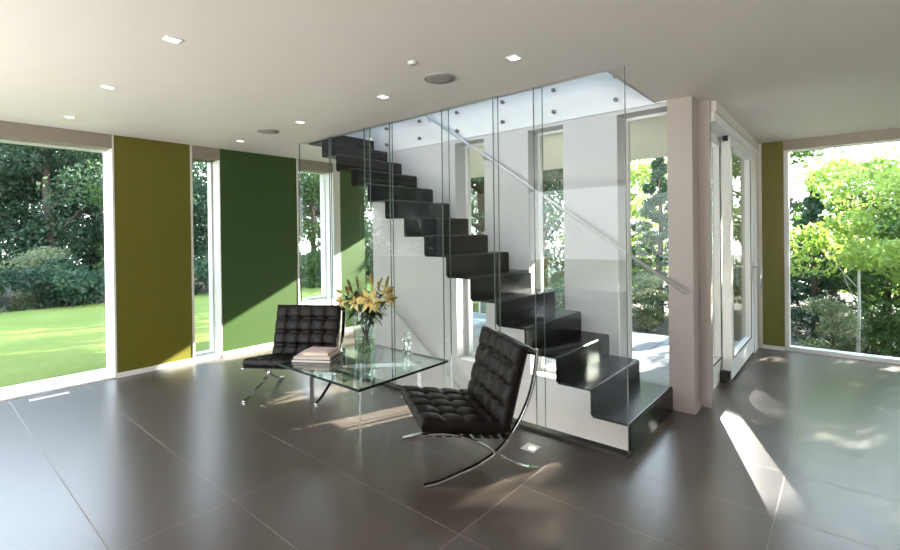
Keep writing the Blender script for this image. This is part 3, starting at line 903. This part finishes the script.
# ------------------------------------------------------------------ outdoors
gx = np.linspace(-42, 16, 59); gy = np.linspace(-22, 42, 65)
gv = []; gf = []
for j, y in enumerate(gy):
    for i, x in enumerate(gx):
        s_ = 1 / (1 + math.exp(-(x + .3) * 2.0)) * 1 / (1 + math.exp(-(y - 8.0) * 2.5))
        gv.append((x, y, -.34 - .45 * s_ if s_ > 1e-3 else -.34))
for j in range(len(gy) - 1):
    for i in range(len(gx) - 1):
        a = j * len(gx) + i
        if -6.2 <= gx[i] and gx[i + 1] <= 4.2 and -3.2 <= gy[j] and gy[j + 1] <= 7.2: continue   # cellar
        gf.append((a, a + 1, a + 1 + len(gx), a + len(gx)))
struct(MB().add(gv, gf, 0, True).build('ground', M['soil']), 'dark garden ground under the trees', 'ground')
def slab(name, x0, x1, y0, y1, z0, z1, mat, label, cat):
    return struct(B(x0, x1, y0, y1, z0, z1).build(name, M[mat]), label, cat)
slab('lawn', -14.2, -6.57, -20, 12.0, -.33, -.06, 'lawn', 'sunlit mown lawn outside the left windows', 'lawn')
slab('patio', -4.60, -1.02, 4.655, 7.45, -.30, -.02, 'patio', 'grey paved patio outside the stair windows', 'patio')

def leaves_mesh(name, blobs, mat, seed, size, up=.35, aspect=.5):
    rg = np.random.default_rng(seed)
    P = []; Sz = []
    for (cx_, cy_, cz_, rx, ry, rz_, n) in blobs:
        d = rg.normal(size=(n, 3)); d /= np.linalg.norm(d, axis=1)[:, None]
        r_ = rg.uniform(.35, 1.0, n) ** .6
        P.append(d * r_[:, None] * np.array([rx, ry, rz_]) + np.array([cx_, cy_, cz_])); Sz.append(np.full(n, size))
    P = np.concatenate(P); Sz = np.concatenate(Sz) * rg.uniform(.6, 1.35, len(P))
    n = len(P)
    d = rg.normal(size=(n, 3)); d[:, 2] -= .3; d /= np.linalg.norm(d, axis=1)[:, None]
    nr = rg.normal(size=(n, 3)); nr[:, 2] += up * 3
    sd = np.cross(d, nr); sd /= np.linalg.norm(sd, axis=1)[:, None] + 1e-9
    nn = np.cross(sd, d)
    L_ = Sz[:, None]
    v = np.empty((n, 4, 3))
    v[:, 0] = P - d * L_ * .5
    v[:, 1] = P + sd * L_ * aspect * .5 + nn * L_ * .08
    v[:, 2] = P + d * L_ * .5
    v[:, 3] = P - sd * L_ * aspect * .5 + nn * L_ * .08
    me = bpy.data.meshes.new(name)
    me.vertices.add(n * 4); me.loops.add(n * 4); me.polygons.add(n)
    me.vertices.foreach_set('co', v.reshape(-1))
    me.loops.foreach_set('vertex_index', np.arange(n * 4, dtype=np.int32))
    me.polygons.foreach_set('loop_start', np.arange(0, n * 4, 4, dtype=np.int32))
    me.materials.append(mat)
    me.update(calc_edges=True); me.validate()
    return me

def tree_blobs(h, r, n, seed, low=.25, k=16):
    rg = random.Random(seed); bl_ = []
    for i in range(k):
        a = rg.uniform(0, 2 * PI); z = rg.uniform(low, .95)
        rr = r * rg.uniform(.15, .8) * (1.1 - abs(z - .55) * 1.1)
        s_ = rg.uniform(.22, .42) * r
        bl_.append((rr * math.cos(a), rr * math.sin(a), z * h, s_ * 1.25, s_ * 1.25, s_ * .75, n // k))
    return bl_
def conifer_blobs(h, r, n, seed):
    rg = random.Random(seed); bl_ = []; k = 34
    for i in range(k):
        z = .06 + .92 * i / k; rr = r * (1 - z) * rg.uniform(.45, .8); a = i * 2.4
        bl_.append((rr * math.cos(a), rr * math.sin(a), z * h, r * (1.08 - z) * .42, r * (1.08 - z) * .42, h * .035, n // k))
    return bl_
def trunk_mesh(name, h, r, seed, mat, limbs=5, crown_r=1.0, lean=.15):
    rg = random.Random(seed); mb = MB()
    top_ = Vector((rg.uniform(-lean, lean), rg.uniform(-lean, lean), h * .85))
    pts = [Vector((0, 0, 0)), top_ * .33 + Vector((rg.uniform(-.06, .06), rg.uniform(-.06, .06), 0)), top_ * .66 + Vector((rg.uniform(-.08, .08), 0, 0)), top_]
    mb.tube(pts, [r * 1.25, r, r * .7, r * .25], 10)
    for i in range(limbs):
        s_ = rg.uniform(.3, .75); p = top_ * s_; a = rg.uniform(0, 2 * PI)
        q = p + Vector((math.cos(a) * crown_r * .7, math.sin(a) * crown_r * .7, h * .16))
        mb.tube([p, p.lerp(q, .5) + Vector((0, 0, -.05)), q], [r * .4, r * .28, r * .1], 7)
    me_o = mb.build(name, mat)
    me = me_o.data; bpy.data.objects.remove(me_o)
    return me
KIND = {}
def kind(key, crown, trunk): KIND[key] = (crown, trunk)
kind('dark', leaves_mesh('dark crown', tree_blobs(6.5, 2.6, 24000, 1, .12, 34), M['leaf_dark'], 1, .12), trunk_mesh('trunk', 6.5, .16, 1, M['bark'], 7, 2.2))
kind('dark2', leaves_mesh('dark crown b', tree_blobs(6.5, 2.6, 24000, 2, .12, 34), M['leaf_dark'], 2, .13), trunk_mesh('trunk', 6.5, .18, 2, M['bark'], 7, 2.2))
kind('mid', leaves_mesh('mid crown', tree_blobs(5.0, 2.0, 11000, 3, .12, 24), M['leaf_mid'], 3, .15), trunk_mesh('trunk', 5.0, .11, 3, M['bark'], 6, 1.7))
kind('lime', leaves_mesh('lime crown', tree_blobs(5.0, 2.0, 11000, 4, .15, 24), M['leaf_lime'], 4, .15), trunk_mesh('trunk', 5.0, .09, 4, M['bark'], 6, 1.7))
kind('pale', leaves_mesh('pale crown', tree_blobs(3.0, 1.5, 5000, 5, .10, 18), M['leaf_pale'], 5, .13), trunk_mesh('trunk', 3.0, .05, 5, M['bark'], 5, 1.2))
kind('conifer', leaves_mesh('conifer crown', conifer_blobs(5.0, 1.5, 13000, 6), M['needle'], 6, .13, 0, .25), trunk_mesh('trunk', 5.0, .09, 6, M['bark'], 0))
kind('bush', leaves_mesh('bush crown', tree_blobs(1.5, 1.3, 5000, 7, .15, 18), M['leaf_mid'], 7, .11), trunk_mesh('stems', 1.3, .03, 7, M['bark'], 6, .9))
kind('dbush', leaves_mesh('dark bush crown', tree_blobs(1.3, 1.4, 5000, 8, .15, 18), M['leaf_dark'], 8, .11), trunk_mesh('stems', 1.2, .03, 8, M['bark'], 6, .9))
kind('rust', leaves_mesh('russet crown', tree_blobs(1.8, .9, 3500, 9, .15, 14), M['rust'], 9, .10), trunk_mesh('stems', 1.5, .03, 9, M['bark'], 5, .6))
kind('sapling', leaves_mesh('sapling crown', tree_blobs(4.6, 1.3, 3500, 10, .5, 14), M['leaf_lime'], 10, .13), trunk_mesh('trunk', 5.0, .028, 10, M['palebark'], 4, .9, .05))
def plant(k, x, y, z, s_, rz, label, name='tree', cat='tree', group='garden trees', sz=None):
    crown, trunk = KIND[k]
    t = thing(name, label, cat, (x, y, z), rz, group)
    for nm, me in (('trunk' if cat == 'tree' else 'stems', trunk), ('foliage', crown)):
        o = bpy.data.objects.new(nm, me); COL.objects.link(o); o.parent = t; o.scale = (s_, s_, sz or s_)
    return t
PL = [
 # left window and slits
 ('dark', -19.5, .3, .98, 'tall dark tree beyond the lawn at the left edge of the large left window'),
 ('dark2', -18.3, 3.0, .92, 'tall dark tree beyond the lawn in the middle of the large left window'),
 ('dark', -17.6, 5.4, .96, 'tall dark tree beyond the lawn right of the middle of the large left window'),
 ('dark2', -17.2, 8.2, .9, 'tall dark tree beyond the lawn seen through the slit window by the olive panel'),
 ('dark', -16.4, 11.4, .95, 'tall dark tree beyond the lawn seen through the passage window'),
 ('dark2', -23.5, 5.2, 1.15, 'highest dark tree far behind the left lawn'),
 ('dark', -21.5, 2.0, 1.0, 'dark second-row tree beyond the lawn, left of the middle of the large window'),
 ('dark2', -20.5, 6.8, 1.0, 'dark second-row tree beyond the lawn at the right of the large window'),
 ('dark2', -24.5, -.6, .7, 'low dark tree far behind the left lawn, at the left window edge'),
 ('dark', -24.5, 3.4, .7, 'low dark tree far behind the left lawn, middle of the back row'),
 ('dark2', -23.5, 8.6, .7, 'low dark tree far behind the left lawn, right end of the back row'),
 ('dark', -20.0, 11.0, .75, 'low dark tree behind the passage window'),
 ('mid', -16.0, 4.6, .72, 'bright green small tree before the dark trees at the right of the large left window'),
 ('mid', -15.2, 10.0, .9, 'bright green tree behind the passage window'),
 ('mid', -12.8, 11.6, 1.2, 'green tree just left of the stair wall, seen behind the passage'),
 # behind stair windows
 ('dark', -11.6, 16.0, .85, 'dark tree behind the highest slit stair window'),
 ('dark', -9.8, 13.4, 1.2, 'green tree behind the patio between two stair windows'),
 ('dark', -6.9, 12.2, 1.12, 'dark green tree behind the middle slit stair window'),
 ('lime', -4.35, 12.0, .80, 'bright green tree behind the slit window by the pier'),
 ('conifer', -3.0, 10.4, .74, 'dark conifer at the right of the slit window by the pier'),
 ('mid', -1.6, 12.5, .9, 'tree behind the sliding door glass'),
 # right window
 ('dark', -16.0, -6.6, 1.1, 'dark tree beyond the lawn, outside the picture and mirrored in the stair glass'),
 ('dark2', -17.0, -11.5, 1.2, 'dark tree beyond the lawn, behind the other tree mirrored in the stair glass'),
 ('conifer', -0.45, 11.2, .66, 'dark conifer at the left edge of the right window'),
 ('lime', .35, 15.5, .85, 'tall light green tree in the middle of the right window'),
 ('lime', 1.7, 11.2, .98, 'lime green tree with broad branches at the right edge of the right window'),
 ('mid', .55, 11.6, .62, 'small dark green tree low in the middle of the right window'),
 ('dark2', 4.1, 12.6, 1.08, 'dark green tree out of view beyond the right window, added to block sun'),  # unseen blocker, made tall and dense to keep sun off the floor
 ('dark', 5.8, 13.2, .8, 'dark tree out of view far to the right, added to block sun'),  # unseen blocker, added to shade the right window
]
rr = random.Random(12)
for k, x, y, s_, lab in PL:
    plant(k, x, y, -.36 if x < -1 else -.8, s_, rr.uniform(0, 6), lab)
SH = [
 ('dbush', -14.9, .6, 1.0, 'dark low shrub at the far edge of the lawn, left in the large window'),
 ('pale', -15.4, 2.2, .55, 'pale feathery shrub at the far edge of the lawn'),
 ('dbush', -14.6, 2.7, .95, 'dark low shrub at the far edge of the lawn below the pale shrub'),
 ('dbush', -14.3, 4.2, .9, 'dark low shrub at the far edge of the lawn, right in the large window'),
 ('dbush', -14.2, 6.2, 1.0, 'dark shrub at the end of the lawn in the slit window by the olive panel'),
 ('bush', -13.2, 8.6, 1.0, 'leafy shrub outside the passage window'),
 ('rust', -5.6, 9.9, .85, 'russet shrub behind the middle slit stair window'),
 ('bush', -4.2, 9.6, .75, 'green shrub at the patio edge behind the slit window by the pier'),
 ('pale', -2.9, 9.2, .35, 'pale low shrub at the patio edge beside the conifer'),
 ('pale', -.15, 9.6, .38, 'pale leafy shrub low in the left corner of the right window'),
 ('bush', 1.15, 9.9, .6, 'low green shrub at the right of the right window'),
]
for k, x, y, s_, lab in SH:
    plant(k, x, y, -.35 if x < -.5 else -.75, s_, rr.uniform(0, 6), lab, 'shrub', 'shrub', 'garden shrubs')
plant('sapling', .13, 9.4, -.75, .75, 1.0, 'young tree with a thin pale trunk in the right window', 'young_tree', 'tree', 'garden trees')
bx_ = thing('utility_box', 'low grey metal box on the ground outside the right window', 'box', (.16, 8.75, -.72))
B(-.13, .13, -.12, .12, 0, .47).build('case', M['greybox'], bx_); B(-.14, .14, -.13, .13, .47, .49).build('lid', M['greybox'], bx_)

# glass rail at the patio edge and lime patio chair
rl = thing('glass_railing', 'frosty glass railing at the far edge of the patio', 'railing', (-4.3, 7.38, -.02))
B(-1.2, 1.05, -.006, .006, .06, 1.0).build('glass', M['railglass'], rl)
for x in (-1.2, -.08, 1.05):
    B(x - .02, x + .02, -.02, .02, 0, 1.0).build('post', M['satin'], rl)
pc = thing('patio_chair', 'lime green chair on a thin wire frame on the patio behind the stair', 'chair', (-4.98, 6.6, -.02), .6)
s_ = MB(); s_.box(-.22, .22, -.22, .22, .43, .455); s_.build('seat', M['limeseat'], pc, bevel=.01)
s_ = MB(); s_.add([(-.22, .22, .46), (.22, .22, .46), (.22, .30, .85), (-.22, .30, .85), (-.22, .24, .46), (.22, .24, .46), (.22, .32, .85), (-.22, .32, .85)], [(0, 1, 2, 3), (5, 4, 7, 6), (0, 4, 5, 1), (1, 5, 6, 2), (2, 6, 7, 3), (3, 7, 4, 0)]).build('backrest', M['limeseat'], pc, bevel=.008)
for sx in (-1, 1):
    for sy in (-1, 1):
        MB().tube([(sx * .25, sy * .25, 0), (sx * .20, sy * .20, .43)], .010, 8).build('leg', M['satin'], pc)

# ------------------------------------------------------------------ light
w = bpy.data.worlds.new('sky'); S.world = w; w.use_nodes = True
nt = w.node_tree; nt.nodes.clear()
out = nt.nodes.new('ShaderNodeOutputWorld'); bg = nt.nodes.new('ShaderNodeBackground')
tc = nt.nodes.new('ShaderNodeTexCoord'); sp = nt.nodes.new('ShaderNodeSeparateXYZ'); rp = nt.nodes.new('ShaderNodeValToRGB')
nt.links.new(tc.outputs['Generated'], sp.inputs[0]); nt.links.new(sp.outputs[2], rp.inputs[0])
rp.color_ramp.elements[0].color = (1.0, 1.0, .98, 1); rp.color_ramp.elements[0].position = 0.0
rp.color_ramp.elements[1].color = (.50, .70, 1.0, 1); rp.color_ramp.elements[1].position = .8
nt.links.new(rp.outputs[0], bg.inputs[0]); bg.inputs[1].default_value = 5.0
nt.links.new(bg.outputs[0], out.inputs[0])

def lamp(name, typ, loc, direction, energy, color=(1, 1, 1), **kw):
    l = bpy.data.lights.new(name, typ); l.energy = energy; l.color = color
    for k, v in kw.items(): setattr(l, k, v)
    o = bpy.data.objects.new(name, l); COL.objects.link(o); o.location = loc
    o.rotation_euler = Vector(direction).to_track_quat('-Z', 'Y').to_euler()
    return o
SUN = Vector((-.333, -.943, -.444))
lamp('sun', 'SUN', (10, 20, 15), SUN, 26.0, (1, .93, .80), angle=math.radians(.6))
# added fill lamps outside the unseen windows, tilted up to brighten the ceiling
lamp('window_fill', 'AREA', (-3.9, YS - .35, .75), (0, 1, 1.0), 110, (1, .95, .90), shape='RECTANGLE', size=3.9, size_y=1.2, spread=math.radians(90))
lamp('window_fill', 'AREA', (2.7, YS - .35, .75), (-.35, 1, 1.0), 115, (1, .95, .90), shape='RECTANGLE', size=2.3, size_y=1.2, spread=math.radians(90))
lamp('cellar_fill', 'AREA', (-2.8, VY0 + .08, -1.7), (0, 1, .35), 22, (1, .95, .85), shape='RECTANGLE', size=3.4, size_y=.3)  # added hidden fill that brightens the stairwell wall below the floor
# added spots imitate low sun thrown back by the door glass past the pier
A = Vector((.345, -.94, -.40)).normalized()
lamp('sun_shaft', 'SPOT', Vector((-.60, 3.92, 0)) - A * 7.0, A, 9000, (1, .96, .90), spot_size=math.radians(5.2), spot_blend=.5, shadow_soft_size=.02)
lamp('sun_shaft', 'SPOT', Vector((-.58, 5.05, 0)) - A * 7.0, A, 1800, (1, .96, .90), spot_size=math.radians(2.6), spot_blend=.5, shadow_soft_size=.02)

S.view_settings.view_transform = 'Standard'
S.view_settings.look = 'None'
S.view_settings.gamma = 1.0
S.view_settings.use_curve_mapping = False
S.view_settings.exposure = 0.9
S.cycles.use_denoising = True
S.cycles.max_bounces = 12
S.cycles.transparent_max_bounces = 32
S.cycles.sample_clamp_indirect = 6.0
S.cycles.caustics_reflective = False
